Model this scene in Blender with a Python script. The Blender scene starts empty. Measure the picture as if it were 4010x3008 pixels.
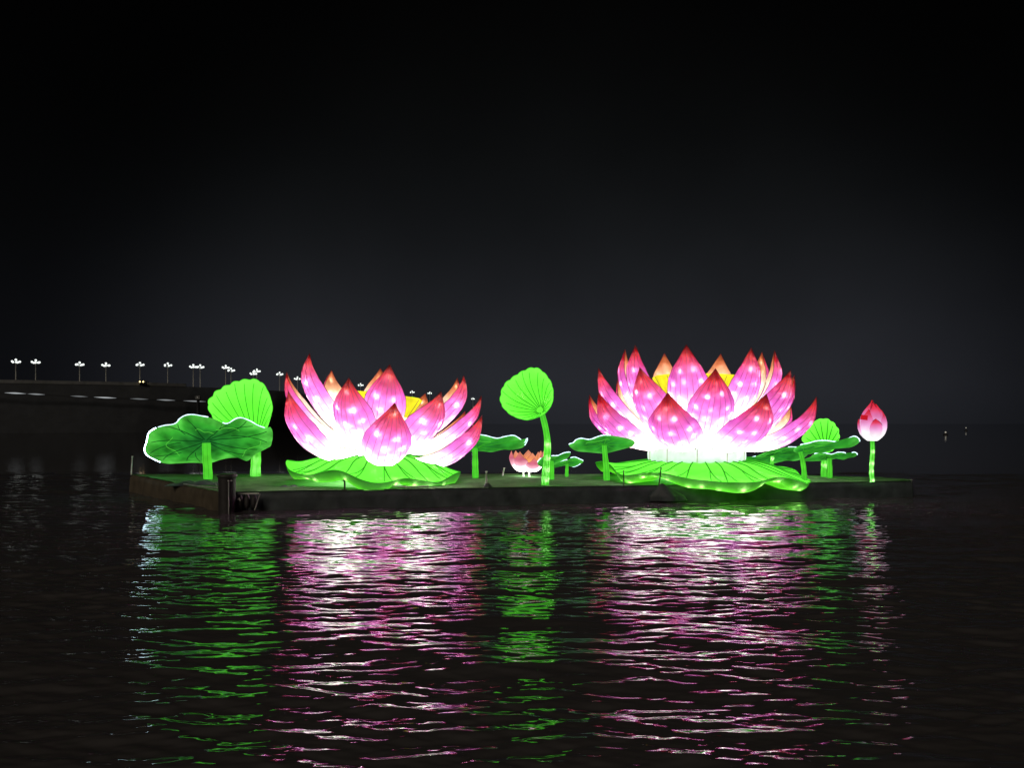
import bpy, math, random
import numpy as np
from mathutils import Vector

random.seed(7)
rng = np.random.default_rng(7)
scene = bpy.context.scene
C = scene.collection

# ------------------------------------------------------------------ camera
F = 3012.0            # focal length, in pixels of the 4010 wide photograph
CAM_H = 2.75          # metres above the water
HORIZON = 1660.0
cam_data = bpy.data.cameras.new('camera')
cam_data.sensor_width = 36.0
cam_data.lens = F / 4010.0 * 36.0
cam_data.shift_y = (HORIZON - 1504.0) / 4010.0
cam_data.clip_start = 0.1
cam_data.clip_end = 12000
cam = bpy.data.objects.new('camera', cam_data)
cam.location = (0, 0, CAM_H)
cam.rotation_euler = (math.radians(90), 0, 0)
C.objects.link(cam)
scene.camera = cam

# ------------------------------------------------------------------ night sky
world = bpy.data.worlds.new('World')
scene.world = world
world.use_nodes = True
wn, wl = world.node_tree.nodes, world.node_tree.links
wn.clear()
w_out = wn.new('ShaderNodeOutputWorld')
w_bg = wn.new('ShaderNodeBackground')
w_tc = wn.new('ShaderNodeTexCoord')
w_sep = wn.new('ShaderNodeSeparateXYZ')
w_ramp = wn.new('ShaderNodeValToRGB')
wl.new(w_tc.outputs['Generated'], w_sep.inputs[0])
wl.new(w_sep.outputs['Z'], w_ramp.inputs['Fac'])
cr = w_ramp.color_ramp
cr.interpolation = 'B_SPLINE'
stops = [(0.0, (.0175, .0188, .0232)), (.05, (.0235, .0250, .0315)), (.14, (.0160, .0172, .0208)), (.23, (.0085, .0094, .0106)),
         (.34, (.0040, .0044, .0046)), (.50, (.0020, .0020, .0020)), (1.0, (.0015, .0015, .0015))]
while len(cr.elements) < len(stops):
    cr.elements.new(.5)
for e, (p, c) in zip(cr.elements, stops):
    e.position = p
    e.color = (*c, 1)
# the town's glow hangs in the mist over the far side of the lake and thins out towards both sides
w_dot = wn.new('ShaderNodeVectorMath'); w_dot.operation = 'DOT_PRODUCT'
w_dot.inputs[1].default_value = (0.07, 0.9975, 0.0)
wl.new(w_tc.outputs['Generated'], w_dot.inputs[0])
w_map = wn.new('ShaderNodeMapRange'); w_map.interpolation_type = 'SMOOTHERSTEP'
w_map.inputs['From Min'].default_value = .78
w_map.inputs['From Max'].default_value = 1.0
w_map.inputs['To Min'].default_value = .20
w_map.inputs['To Max'].default_value = 1.0
wl.new(w_dot.outputs['Value'], w_map.inputs['Value'])
wl.new(w_ramp.outputs['Color'], w_bg.inputs['Color'])
w_no = wn.new('ShaderNodeTexNoise'); w_no.inputs['Scale'].default_value = 3.0; w_no.inputs['Detail'].default_value = 4   # uneven mist
w_mr = wn.new('ShaderNodeMapRange'); w_mr.inputs['From Min'].default_value = .3; w_mr.inputs['From Max'].default_value = .7
w_mr.inputs['To Min'].default_value = .74; w_mr.inputs['To Max'].default_value = 1.04
wl.new(w_tc.outputs['Generated'], w_no.inputs['Vector']); wl.new(w_no.outputs['Fac'], w_mr.inputs['Value'])
w_mu = wn.new('ShaderNodeMath'); w_mu.operation = 'MULTIPLY'
wl.new(w_map.outputs['Result'], w_mu.inputs[0]); wl.new(w_mr.outputs['Result'], w_mu.inputs[1])
wl.new(w_mu.outputs[0], w_bg.inputs['Strength'])
wl.new(w_bg.outputs[0], w_out.inputs['Surface'])

# one faint, warm, very soft light from the town on the near bank (behind and left of the camera)
sun_d = bpy.data.lights.new('sun', 'SUN')
sun_d.energy = 0.5
sun_d.angle = math.radians(25)
sun_d.color = (1.0, .86, .68)
sun = bpy.data.objects.new('sun', sun_d)
sun.rotation_euler = Vector((0.42, 0.80, -0.43)).to_track_quat('-Z', 'Y').to_euler()
C.objects.link(sun)

scene.view_settings.view_transform = 'Standard'
scene.view_settings.look = 'None'
scene.view_settings.exposure = 0
scene.view_settings.gamma = 1
scene.view_settings.use_curve_mapping = False
scene.render.engine = 'CYCLES'
scene.cycles.use_denoising = True
scene.cycles.max_bounces = 6
scene.cycles.diffuse_bounces = 2
scene.cycles.glossy_bounces = 3
scene.cycles.transmission_bounces = 3
scene.cycles.sample_clamp_indirect = 12.0
scene.cycles.caustics_reflective = False
scene.cycles.caustics_refractive = False


# ------------------------------------------------------------------ helpers
def at(px, py, Y):
    """the point at depth Y that stands at this place of the photograph"""
    return Vector(((px - 2005.0) * Y / F, Y, CAM_H - (py - HORIZON) * Y / F))


DECK = 0.60


def deck_y(py):
    return (CAM_H - DECK) * F / (py - HORIZON)


def catmull(pts, n, closed=False):
    p = np.array(pts, float)
    m = len(p)
    if closed:
        q = np.vstack([p[-1], p, p[0], p[1]])
        segs = m
    else:
        q = np.vstack([2 * p[0] - p[1], p, 2 * p[-1] - p[-2]])
        segs = m - 1
    dense = []
    for i in range(segs):
        a, b, c, d = q[i], q[i + 1], q[i + 2], q[i + 3]
        for u in np.linspace(0, 1, 16, endpoint=False):
            dense.append(.5 * (2 * b + (c - a) * u + (2 * a - 5 * b + 4 * c - d) * u * u + (3 * b - a - 3 * c + d) * u ** 3))
    dense.append(p[0] if closed else p[-1])
    dense = np.array(dense)
    L = np.r_[0, np.cumsum(np.linalg.norm(np.diff(dense, axis=0), axis=1))]
    tt = np.linspace(0, L[-1], n, endpoint=not closed)
    return np.stack([np.interp(tt, L, dense[:, k]) for k in range(dense.shape[1])], 1)


class MB:
    """collects faces of one mesh"""
    def __init__(s):
        s.v, s.f, s.uv, s.m = [], [], [], []

    def grid(s, P, UV=None, mat=0, wrap=False, flip=False):
        n, k = P.shape[:2]
        o = len(s.v)
        s.v += [tuple(map(float, p)) for p in P.reshape(-1, 3)]
        for i in range(n - 1):
            for j in range(k if wrap else k - 1):
                a, b = o + i * k + j, o + i * k + (j + 1) % k
                c, d = o + (i + 1) * k + (j + 1) % k, o + (i + 1) * k + j
                q = (a, b, c, d)
                if UV is not None:
                    uv = [tuple(UV[i, j]), tuple(UV[i, (j + 1) % k]), tuple(UV[i + 1, (j + 1) % k]), tuple(UV[i + 1, j])]
                else:
                    uv = [(0, 0)] * 4
                if flip:
                    q, uv = q[::-1], uv[::-1]
                s.f.append(q); s.uv.append(uv); s.m.append(mat)

    def tube(s, pts, rad, sides=6, caps=True, mat=0):
        p = np.array(pts, float)
        n = len(p)
        r = np.full(n, rad) if np.isscalar(rad) else np.array(rad, float)
        T = np.gradient(p, axis=0)
        T /= np.linalg.norm(T, axis=1)[:, None] + 1e-12
        ref = np.array([0, 0, 1.]) if abs(T[:, 2]).mean() < .8 else np.array([1., 0, 0])
        A = np.cross(T, ref); A /= np.linalg.norm(A, axis=1)[:, None] + 1e-12
        B = np.cross(T, A)
        th = np.linspace(0, 2 * math.pi, sides, endpoint=False)
        G = p[:, None] + r[:, None, None] * (np.cos(th)[None, :, None] * A[:, None] + np.sin(th)[None, :, None] * B[:, None])
        UV = np.stack(np.meshgrid(np.linspace(0, 1, n), th / (2 * math.pi), indexing='ij')[::-1], -1)
        o = len(s.v)
        s.grid(G, UV, mat, wrap=True)
        if caps:
            s.f.append(tuple(o + i for i in range(sides))); s.uv.append([(.5, 0)] * sides); s.m.append(mat)
            s.f.append(tuple(o + (n - 1) * sides + i for i in reversed(range(sides)))); s.uv.append([(.5, 1)] * sides); s.m.append(mat)

    def box(s, c, d, mat=0, rz=0):
        o = len(s.v)
        ca, sa = math.cos(rz), math.sin(rz)
        for z in (-1, 1):
            for x, y in ((-1, -1), (1, -1), (1, 1), (-1, 1)):
                X, Y_ = x * d[0] / 2, y * d[1] / 2
                s.v.append((c[0] + X * ca - Y_ * sa, c[1] + X * sa + Y_ * ca, c[2] + z * d[2] / 2))
        for q in ((0, 3, 2, 1), (4, 5, 6, 7), (0, 1, 5, 4), (1, 2, 6, 5), (2, 3, 7, 6), (3, 0, 4, 7)):
            s.f.append(tuple(o + i for i in q)); s.uv.append([(0, 0)] * 4); s.m.append(mat)

    def lathe(s, prof, n=24, mat=0, c=(0, 0, 0)):
        th = np.linspace(0, 2 * math.pi, n, endpoint=False)
        G = np.array([[(c[0] + r * math.cos(t), c[1] + r * math.sin(t), c[2] + z) for t in th] for r, z in prof])
        UV = np.array([[(j / n, i / (len(prof) - 1)) for j in range(n)] for i in range(len(prof))])
        s.grid(G, UV, mat, wrap=True)

    def build(s, name, mats, parent=None, smooth=True, loc=None):
        me = bpy.data.meshes.new(name)
        me.from_pydata(s.v, [], s.f)
        ul = me.uv_layers.new(name='UVMap')
        flat = [c for face in s.uv for uv in face for c in uv]
        ul.data.foreach_set('uv', flat)
        for m in (mats if isinstance(mats, (list, tuple)) else [mats]):
            me.materials.append(m)
        me.polygons.foreach_set('material_index', s.m)
        me.polygons.foreach_set('use_smooth', [smooth] * len(s.f))
        me.update()
        o = bpy.data.objects.new(name, me)
        C.objects.link(o)
        if loc is not None:
            o.location = loc
        if parent is not None:
            o.parent = parent
        return o


def tag(o, label, cat=None, group=None, kind=None):
    o['label'] = label
    if cat: o['category'] = cat
    if group: o['group'] = group
    if kind: o['kind'] = kind
    return o


def empty(name, loc, label, cat, group=None):
    o = bpy.data.objects.new(name, None)
    o.empty_display_size = .3
    C.objects.link(o)
    o.location = loc
    return tag(o, label, cat, group)


# ------------------------------------------------------------------ materials
def new_mat(name):
    m = bpy.data.materials.new(name)
    m.use_nodes = True
    m.node_tree.nodes.clear()
    return m, m.node_tree.nodes, m.node_tree.links


def plain(name, col, rough=.8, noise=.35, scale=6., bump=0., metallic=0.):
    m, N, L = new_mat(name)
    out = N.new('ShaderNodeOutputMaterial')
    b = N.new('ShaderNodeBsdfPrincipled')
    b.inputs['Roughness'].default_value = rough
    b.inputs['Metallic'].default_value = metallic
    tc = N.new('ShaderNodeTexCoord')
    n = N.new('ShaderNodeTexNoise'); n.inputs['Scale'].default_value = scale; n.inputs['Detail'].default_value = 6
    L.new(tc.outputs['Object'], n.inputs['Vector'])
    r = N.new('ShaderNodeValToRGB')
    r.color_ramp.elements[0].position, r.color_ramp.elements[1].position = .3, .7
    r.color_ramp.elements[0].color = (*[c * (1 - noise) for c in col], 1)
    r.color_ramp.elements[1].color = (*[min(1, c * (1 + noise)) for c in col], 1)
    L.new(n.outputs['Fac'], r.inputs['Fac'])
    L.new(r.outputs['Color'], b.inputs['Base Color'])
    if bump:
        bp = N.new('ShaderNodeBump'); bp.inputs['Strength'].default_value = bump; bp.inputs['Distance'].default_value = .05
        L.new(n.outputs['Fac'], bp.inputs['Height']); L.new(bp.outputs[0], b.inputs['Normal'])
    L.new(b.outputs[0], out.inputs['Surface'])
    return m


def emit(name, col, strength, sample=True):
    m, N, L = new_mat(name)
    out = N.new('ShaderNodeOutputMaterial')
    e = N.new('ShaderNodeEmission')
    e.inputs['Color'].default_value = (*col, 1)
    e.inputs['Strength'].default_value = strength
    L.new(e.outputs[0], out.inputs['Surface'])
    if not sample:
        m.cycles.emission_sampling = 'NONE'
    return m


def fabric(name, ramp, glow, trans=1.0, axis='Y', var=.10, vscale=5., patch=.22):
    """painted lantern silk, lit from within: the dye follows the UV of the piece, bulbs behind it show through.
    ramp: (position, dye colour); glow: (position, brightness of the even light inside)"""
    m, N, L = new_mat(name)
    out = N.new('ShaderNodeOutputMaterial')
    uv = N.new('ShaderNodeUVMap')
    sep = N.new('ShaderNodeSeparateXYZ'); L.new(uv.outputs[0], sep.inputs[0])
    tc = N.new('ShaderNodeTexCoord')
    no = N.new('ShaderNodeTexNoise'); no.inputs['Scale'].default_value = vscale; no.inputs['Detail'].default_value = 4
    L.new(tc.outputs['Object'], no.inputs['Vector'])
    # hand-sprayed dye: the gradient wanders a little; for leaf undersides it imitates shading
    ad = N.new('ShaderNodeMath'); ad.operation = 'MULTIPLY_ADD'
    L.new(no.outputs['Fac'], ad.inputs[0]); ad.inputs[1].default_value = var
    sh = N.new('ShaderNodeMath'); sh.operation = 'SUBTRACT'; L.new(sep.outputs[axis], sh.inputs[0]); sh.inputs[1].default_value = var * .5
    L.new(sh.outputs[0], ad.inputs[2])
    r = N.new('ShaderNodeValToRGB')
    while len(r.color_ramp.elements) < len(ramp): r.color_ramp.elements.new(.5)
    for e, (p, c) in zip(r.color_ramp.elements, ramp): e.position = p; e.color = (*c, 1)
    L.new(ad.outputs[0], r.inputs['Fac'])
    g = N.new('ShaderNodeValToRGB')
    mx = max(v for _, v in glow)
    while len(g.color_ramp.elements) < len(glow): g.color_ramp.elements.new(.5)
    for e, (p, v) in zip(g.color_ramp.elements, glow): e.position = p; e.color = (v / mx,) * 3 + (1,)
    L.new(ad.outputs[0], g.inputs['Fac'])
    mul = N.new('ShaderNodeMath'); mul.operation = 'MULTIPLY'; mul.inputs[1].default_value = mx
    L.new(g.outputs['Color'], mul.inputs[0])
    n2 = N.new('ShaderNodeTexNoise'); n2.inputs['Scale'].default_value = 1.7; n2.inputs['Detail'].default_value = 2
    L.new(tc.outputs['Object'], n2.inputs['Vector'])
    mr = N.new('ShaderNodeMapRange'); mr.inputs['From Min'].default_value = .3; mr.inputs['From Max'].default_value = .7
    mr.inputs['To Min'].default_value = 1 - patch; mr.inputs['To Max'].default_value = 1 + patch
    L.new(n2.outputs['Fac'], mr.inputs['Value'])
    m2 = N.new('ShaderNodeMath'); m2.operation = 'MULTIPLY'; L.new(mul.outputs[0], m2.inputs[0]); L.new(mr.outputs[0], m2.inputs[1])
    em = N.new('ShaderNodeEmission'); L.new(r.outputs['Color'], em.inputs['Color']); L.new(m2.outputs[0], em.inputs['Strength'])
    tr = N.new('ShaderNodeBsdfTranslucent')
    lt = N.new('ShaderNodeMix'); lt.data_type = 'RGBA'; lt.inputs['Factor'].default_value = .22
    L.new(r.outputs['Color'], lt.inputs[6]); lt.inputs[7].default_value = (trans, trans, trans, 1)
    dk = N.new('ShaderNodeVectorMath'); dk.operation = 'SCALE'; dk.inputs['Scale'].default_value = .065
    L.new(lt.outputs[2], dk.inputs[0]); L.new(dk.outputs[0], tr.inputs['Color'])
    a = N.new('ShaderNodeAddShader'); L.new(em.outputs[0], a.inputs[0]); L.new(tr.outputs[0], a.inputs[1])
    L.new(a.outputs[0], out.inputs['Surface'])
    m.cycles.emission_sampling = 'NONE'
    return m


WHITE = (1, .97, .93)
PINK_RAMP = [(0, (1, .98, .90)), (.345, (1, .95, .90)), (.46, (.93, .56, .90)), (.59, (.82, .17, .76)), (.725, (.76, .06, .54)), (.825, (.76, .022, .20)), (.91, (.76, .006, .018)), (1, (.18, .004, .004))]
PINK_GLOW = [(0, 10.0), (.27, 8.0), (.39, 2.0), (.53, 1.06), (.72, .80), (.9, .74), (1, .3)]
CREAM_RAMP = [(0, (1, .94, .74)), (.45, (1, .91, .70)), (.66, (1, .80, .62)), (.80, (.95, .45, .22)), (.92, (.88, .22, .07)), (1, (.5, .06, .02))]
CREAM_GLOW = [(0, 3.2), (.22, 1.5), (.45, 1.12), (.65, .95), (.85, .75), (1, .4)]
M = {}
M['petal_out'] = fabric('pink_silk', PINK_RAMP, PINK_GLOW)
M['petal_in'] = fabric('cream_silk', CREAM_RAMP, CREAM_GLOW, var=.14)
M['small_out'] = fabric('small_flower_silk', [(0, (1, .97, .93)), (.35, (1, .93, .9)), (.55, (.85, .42, .52)), (.75, (.62, .13, .22)), (1, (.75, .22, .15))],
                        [(0, 7.), (.40, 3.4), (.54, 1.3), (.7, .95), (1, .9)])
M['small_in'] = fabric('small_flower_lining', [(0, (1, .7, .2)), (.4, (.95, .5, .1)), (.75, (.85, .28, .12)), (1, (.9, .35, .22))], [(0, 1.6), (.5, 1.15), (1, .9)])
M['bud'] = fabric('bud_silk', [(0, (1, .98, .96)), (.26, (1, .90, .96)), (.48, (.92, .44, .78)), (.66, (.88, .20, .48)), (.82, (.80, .05, .11)), (1, (.68, .012, .02))],
                  [(0, 1.25), (.3, 1.0), (.6, .85), (1, .85)], var=.06)
M['bulb'] = emit('bulb_glass', (1, .90, .80), 950)
M['bulb_green'] = emit('green_bulb_glass', (.95, 1.0, .55), 420)
M['led'] = emit('led_strip', (.66, .90, 1.0), 1.9)
M['led_strong'] = emit('bright_led_strip', (.62, .84, 1.0), 14.0)
M['rib'] = plain('wire_rib', (.30, .015, .12), noise=.1)
M['edge'] = plain('edge_wire', (.22, .012, .02), noise=.1)
M['cream_seam'] = plain('cream_seam', (.17, .10, .045), noise=.1)
M['pod'] = fabric('yellow_silk', [(0, (1, .86, .02)), (1, (1, .88, .02))], [(0, .95), (1, 1.0)])
M['core'] = fabric('core_silk', [(0, (1, .97, .86)), (.6, (1, .94, .74)), (1, (1, .88, .56))], [(0, 4.0), (1, 1.8)])
M['drum'] = fabric('drum_silk', [(0, (.52, .95, .62)), (.4, (.70, .98, .78)), (1, (.86, 1, .88))], [(0, .62), (.5, .8), (1, .95)])
M['green_bright'] = fabric('bright_green_silk', [(0, (.10, .72, .03)), (.6, (.09, .76, .028)), (1, (.13, .84, .05))], [(0, 1.6), (.6, 1.65), (1, 1.75)], patch=.07)
M['green_base'] = fabric('leaf_green_silk', [(0, (.18, .95, .10)), (.25, (.14, .90, .05)), (.8, (.11, .82, .04)), (1, (.12, .82, .04))], [(0, 1.6), (.3, 1.5), (1, 1.4)], patch=.10)
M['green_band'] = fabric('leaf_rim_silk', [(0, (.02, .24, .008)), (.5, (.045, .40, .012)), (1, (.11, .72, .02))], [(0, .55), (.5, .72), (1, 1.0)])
M['green_dark'] = fabric('leaf_underside_silk', [(0, (.012, .15, .025)), (.4, (.022, .24, .025)), (.75, (.035, .36, .028)), (1, (.09, .52, .06))], [(0, .8), (.5, .85), (1, .9)], trans=.4, var=.55, vscale=1.6, patch=.5)  # strong patches in dye and glow imitate uneven shading of the underside
M['green_stem'] = fabric('stem_silk', [(0, (.07, .55, .03)), (.5, (.09, .64, .03)), (1, (.07, .58, .03))], [(0, 1.0), (.5, 1.15), (1, .95)], var=.3)
M['vein'] = fabric('dark_seam_silk', [(0, (.006, .075, .012)), (1, (.010, .11, .014))], [(0, .8), (1, .8)])
M['vein_soft'] = fabric('seam_silk', [(0, (.035, .36, .015)), (1, (.045, .42, .02))], [(0, .9), (1, .9)])
M['seam_light'] = emit('lit_seam', (.12, .75, .06), .8, False)
M['deck'] = plain('deck_carpet', (.075, .27, .055), rough=.95, noise=.35, scale=1.6, bump=.5)
M['tarp'] = plain('black_tarpaulin', (.070, .090, .098), rough=.55, noise=.4, scale=2.2, bump=.4)
M['canvas'] = plain('brown_canvas', (.10, .082, .056), rough=.9, noise=.3, scale=2.)
M['dark'] = plain('dark_rubber', (.035, .032, .034), rough=.6, noise=.3)
M['steel'] = plain('pale_metal', (.85, .87, .82), rough=.5, noise=.15)
M['steel_dark'] = plain('dark_metal', (.05, .06, .05), rough=.5, noise=.2)
M['cable'] = plain('cable', (.42, .46, .42), rough=.6, noise=.2)
M['patch'] = plain('red_patch', (.45, .01, .02), noise=.1)
M['orange'] = plain('orange_paint', (.7, .16, .05), noise=.15)
M['stone'] = plain('embankment_stone', (.050, .055, .065), rough=.95, noise=.15, scale=.4)
M['parapet'] = plain('parapet_concrete', (.19, .20, .21), rough=.9, noise=.25, scale=.5)
M['asphalt'] = plain('asphalt', (.05, .05, .05), rough=.9)
M['pole'] = plain('lamp_pole', (.62, .62, .58), rough=.6, noise=.1)
M['globe'] = emit('lamp_globe', (.93, 1.0, .95), 1.35)
for k_, v_ in enumerate((.42, .26, .15)): M['lamp_pool%d' % k_] = emit('lamp_pool', (.92, .97, 1.0), v_)  # lamplight pools on the ramp wall, made as glowing surfaces
M['amber'] = emit('amber_lamp', (1, .72, .30), 5.0)
M['warm'] = emit('warm_lamp', (1, .92, .75), .35)
M['red_patch'] = fabric('red_patch_silk', [(0, (.72, .01, .02)), (1, (.75, .015, .03))], [(0, .75), (1, .75)])


# ------------------------------------------------------------------ water
def build_water():
    rows = [3.2]
    while rows[-1] < 42: rows.append(rows[-1] * 1.0029)
    while rows[-1] < 9000: rows.append(rows[-1] * 1.05)
    Yr = np.array(rows)
    nc = 800
    q = np.linspace(-1, 1, nc)
    half = Yr * .92 + 4.0
    X = half[:, None] * q[None, :]
    Y = np.repeat(Yr[:, None], nc, 1)
    dy = np.gradient(Yr)
    dx = half * 2 / nc
    Z = np.zeros_like(X)
    r = np.random.default_rng(33)
    comps = []
    for lo, hi, n, slope, spread, mean in ((1.3, 4.2, 16, .038, 26, 10), (.42, 1.1, 28, .060, 20, 9), (.18, .42, 36, .076, 20, 6), (.08, .18, 40, .046, 24, 2)):
        for _ in range(n):
            lam = math.exp(r.uniform(math.log(lo), math.log(hi)))
            a = math.radians(r.normal(mean, spread))
            comps.append((lam, a, slope * math.sqrt(2.0 / n) * r.uniform(.7, 1.3), r.uniform(0, 2 * math.pi)))
    # gusts: patches where the ripples are stronger or weaker
    gust = np.zeros_like(X)
    for _ in range(10):
        lam = r.uniform(3, 9); a = r.uniform(0, math.pi)
        gust += np.cos(2 * math.pi / lam * (X * math.sin(a) * .6 + Y * math.cos(a)) + r.uniform(0, 6.3))
    gust = np.clip(1 + .20 * gust / math.sqrt(5), .5, 1.6)
    for lam, a, sl, ph in comps:
        k = 2 * math.pi / lam
        # leave out what the grid cannot carry
        res = np.clip((lam / np.maximum(dy * abs(math.cos(a)) + .0, dx * abs(math.sin(a)) + 1e-6) - 2.2) / 2.5, 0, 1)
        arg = k * (X * math.sin(a) + Y * math.cos(a)) + ph
        arg = arg + .35 * np.sin(.31 * X + ph) + .3 * np.sin(.22 * Y + 2 * ph)
        w = (sl / k) * (np.sin(arg) + (.30 if lam < 1.6 else .1) * np.sin(2 * arg))
        Z += w * res[:, None] * (gust if lam < 1.5 else 1)
    nr = len(Yr)
    me = bpy.data.meshes.new('water')
    co = np.stack([X, Y, Z], -1).astype(np.float32).reshape(-1)
    me.vertices.add(nr * nc)
    me.vertices.foreach_set('co', co)
    i = np.arange((nr - 1) * (nc - 1))
    a = (i // (nc - 1)) * nc + i % (nc - 1)
    quads = np.stack([a, a + 1, a + nc + 1, a + nc], 1).astype(np.int32)
    me.loops.add(quads.size)
    me.loops.foreach_set('vertex_index', quads.reshape(-1))
    me.polygons.add(len(quads))
    me.polygons.foreach_set('loop_start', np.arange(0, quads.size, 4, dtype=np.int32))
    me.polygons.foreach_set('use_smooth', np.ones(len(quads), dtype=bool))
    me.update(calc_edges=True)
    m, N, L = new_mat('lake_water')
    out = N.new('ShaderNodeOutputMaterial')
    tc = N.new('ShaderNodeTexCoord')
    mp = N.new('ShaderNodeMapping'); mp.inputs['Scale'].default_value = (6.0, 19.0, 1)
    mp.inputs['Rotation'].default_value = (0, 0, math.radians(-6))
    L.new(tc.outputs['Object'], mp.inputs['Vector'])
    n1 = N.new('ShaderNodeTexNoise'); n1.inputs['Scale'].default_value = 1.0; n1.inputs['Detail'].default_value = 3; n1.inputs['Roughness'].default_value = .55
    L.new(mp.outputs[0], n1.inputs['Vector'])
    bp = N.new('ShaderNodeBump'); bp.inputs['Strength'].default_value = .22; bp.inputs['Distance'].default_value = .0045
    L.new(n1.outputs['Fac'], bp.inputs['Height'])
    df = N.new('ShaderNodeBsdfDiffuse'); df.inputs['Color'].default_value = (.105, .100, .105, 1)
    gl = N.new('ShaderNodeBsdfGlossy'); gl.inputs['Roughness'].default_value = .012
    L.new(bp.outputs[0], gl.inputs['Normal'])
    fr = N.new('ShaderNodeFresnel'); fr.inputs['IOR'].default_value = 1.55
    L.new(bp.outputs[0], fr.inputs['Normal'])
    mx = N.new('ShaderNodeMixShader')
    L.new(fr.outputs[0], mx.inputs[0]); L.new(df.outputs[0], mx.inputs[1]); L.new(gl.outputs[0], mx.inputs[2])
    L.new(mx.outputs[0], out.inputs['Surface'])
    me.materials.append(m)
    o = bpy.data.objects.new('water', me)
    C.objects.link(o)
    tag(o, 'dark rippled lake water carrying pink and green reflections', kind='structure')


build_water()


# ------------------------------------------------------------------ embankment on the far left, with its lamps
ROAD_Z = 16.3
def road_z(px):            # the causeway drops low behind the flowers
    return float(np.interp(px, [725, 1140, 1300, 1500, 1620], [ROAD_Z, ROAD_Z, 9.0, 3.0, -.6]))


def road_depth(px):          # the embankment runs away from the camera towards the right
    return float(np.interp(px, [-700, 60, 400, 600, 760, 920, 1095, 1250, 1400, 1700, 2400], [224, 238, 247, 254, 262, 274, 293, 318, 352, 453, 900]))


def build_embankment():
    root = empty('embankment', at(60, 1500, 240).xy.to_3d(), 'dark raised embankment with a pale parapet behind the left lotus leaves', 'embankment')
    base = root.location.copy()
    pxs = np.linspace(-700, 1620, 260)
    P = [((px - 2005) * road_depth(px) / F, road_depth(px)) for px in pxs]
    b = MB()
    G = np.array([[(x, y - 14, -1.), (x, y - 6.2, road_z(px) * .52), (x, y - .9, road_z(px) - 1.0), (x, y - .6, road_z(px) - 1.0), (x, y + 14, road_z(px) - 1.0), (x, y + 26, -1.)] for (x, y), px in zip(P, pxs)]) - np.array(base)
    b.grid(G)
    b.build('bank', M['stone'], root)
    b = MB()
    G = np.array([[(x, y - 1.1, ROAD_Z - 1.02), (x, y - 1.1, ROAD_Z), (x, y - .8, ROAD_Z), (x, y - .8, ROAD_Z - 1.02)] for (x, y), px in zip(P, pxs) if px < 735]) - np.array(base)
    b.grid(G)
    b.build('parapet', M['parapet'], root, smooth=False)
    # the ramp wall below; lamplight on it is imitated by glowing strips
    b = MB()
    R = []
    for px in np.linspace(-700, 860, 60):
        y = road_depth(px) - 7.5
        py = np.interp(px, [-700, 60, 400, 800, 900], [1512, 1538, 1555, 1571, 1576])
        x = (px - 2005) * y / F
        z = CAM_H - (py - HORIZON) * y / F
        R.append([(x, y, z - .45), (x, y, z), (x, y + .4, z), (x, y + 1.2, z - .45)])
    b.grid(np.array(R) - np.array(base))
    b.build('ramp_wall', M['stone'], root, smooth=False)
    for (px, half, st) in ((60, 42, 0), (142, 34, 1), (310, 34, 2), (412, 44, 0), (545, 36, 2), (650, 36, 1), (762, 44, 1)):  # added tapered strips glow in place of the street lamps' pools of light
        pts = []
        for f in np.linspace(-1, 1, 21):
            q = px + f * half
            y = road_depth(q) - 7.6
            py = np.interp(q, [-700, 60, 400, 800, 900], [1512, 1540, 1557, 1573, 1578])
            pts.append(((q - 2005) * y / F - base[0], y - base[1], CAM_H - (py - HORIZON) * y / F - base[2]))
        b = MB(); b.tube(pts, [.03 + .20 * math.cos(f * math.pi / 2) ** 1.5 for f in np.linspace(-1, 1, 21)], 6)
        b.build('lamp_pool', M['lamp_pool%d' % st], root)
    return root


build_embankment()

LAMPS = [(62, 1416), (140, 1418), (312, 1427), (415, 1430), (548, 1428), (657, 1430), (757, 1436), (784, 1437), (884, 1439), (905, 1450), (992, 1463), (1006, 1453),
         (1095, 1465), (1165, 1483), (1412, 1508), (1614, 1536), (1683, 1540), (1852, 1562)]
_globe = None
for i, (px, py) in enumerate(LAMPS):
    Yd = road_depth(px) + (3.0 if i % 2 else 0.0)
    top = at(px, py, Yd)
    zb = road_z(px) - 1.0
    where = ['first', 'second', 'third', 'fourth', 'fifth', 'sixth', 'seventh', 'eighth', 'ninth', 'tenth', 'eleventh', 'twelfth', 'thirteenth', 'fourteenth',
             'fifteenth', 'sixteenth', 'seventeenth', 'eighteenth'][i]
    root = empty('street_lamp', (top.x, top.y, zb), 'white globe street lamp on the embankment, %s from the left edge' % where, 'street lamp', 'street lamps along the embankment')
    h = top.z - zb
    b = MB(); b.tube([(0, 0, -.3), (0, 0, h * .5), (0, 0, h)], [.17, .15, .12], 8)
    b.build('pole', M['pole'], root)
    b = MB()
    k = 5
    spots = []
    a0 = random.uniform(0, 1.2)
    for j in range(k):
        a = a0 + j * 2 * math.pi / k
        e = (1.05 * math.cos(a), 1.05 * math.sin(a), h - .12 + .12 * math.sin(a * 2))
        b.tube([(0, 0, h - .7), (e[0] * .7, e[1] * .7, h - .55), e], .035, 5)
        spots.append(e)
    spots.append((0, 0, h + .55))
    b.tube([(0, 0, h), (0, 0, h + .4)], .035, 5)
    b.build('bracket', M['pole'], root)
    for e in spots:
        if _globe is None:
            g = MB(); g.lathe([(.001, -.34), (.18, -.28), (.31, -.12), (.34, .02), (.27, .2), (.14, .3), (.001, .34)], 10)
            o = g.build('globe', M['globe'], root, loc=e); _globe = o
        else:
            o = bpy.data.objects.new('globe', _globe.data); C.objects.link(o); o.parent = root; o.location = e

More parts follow.
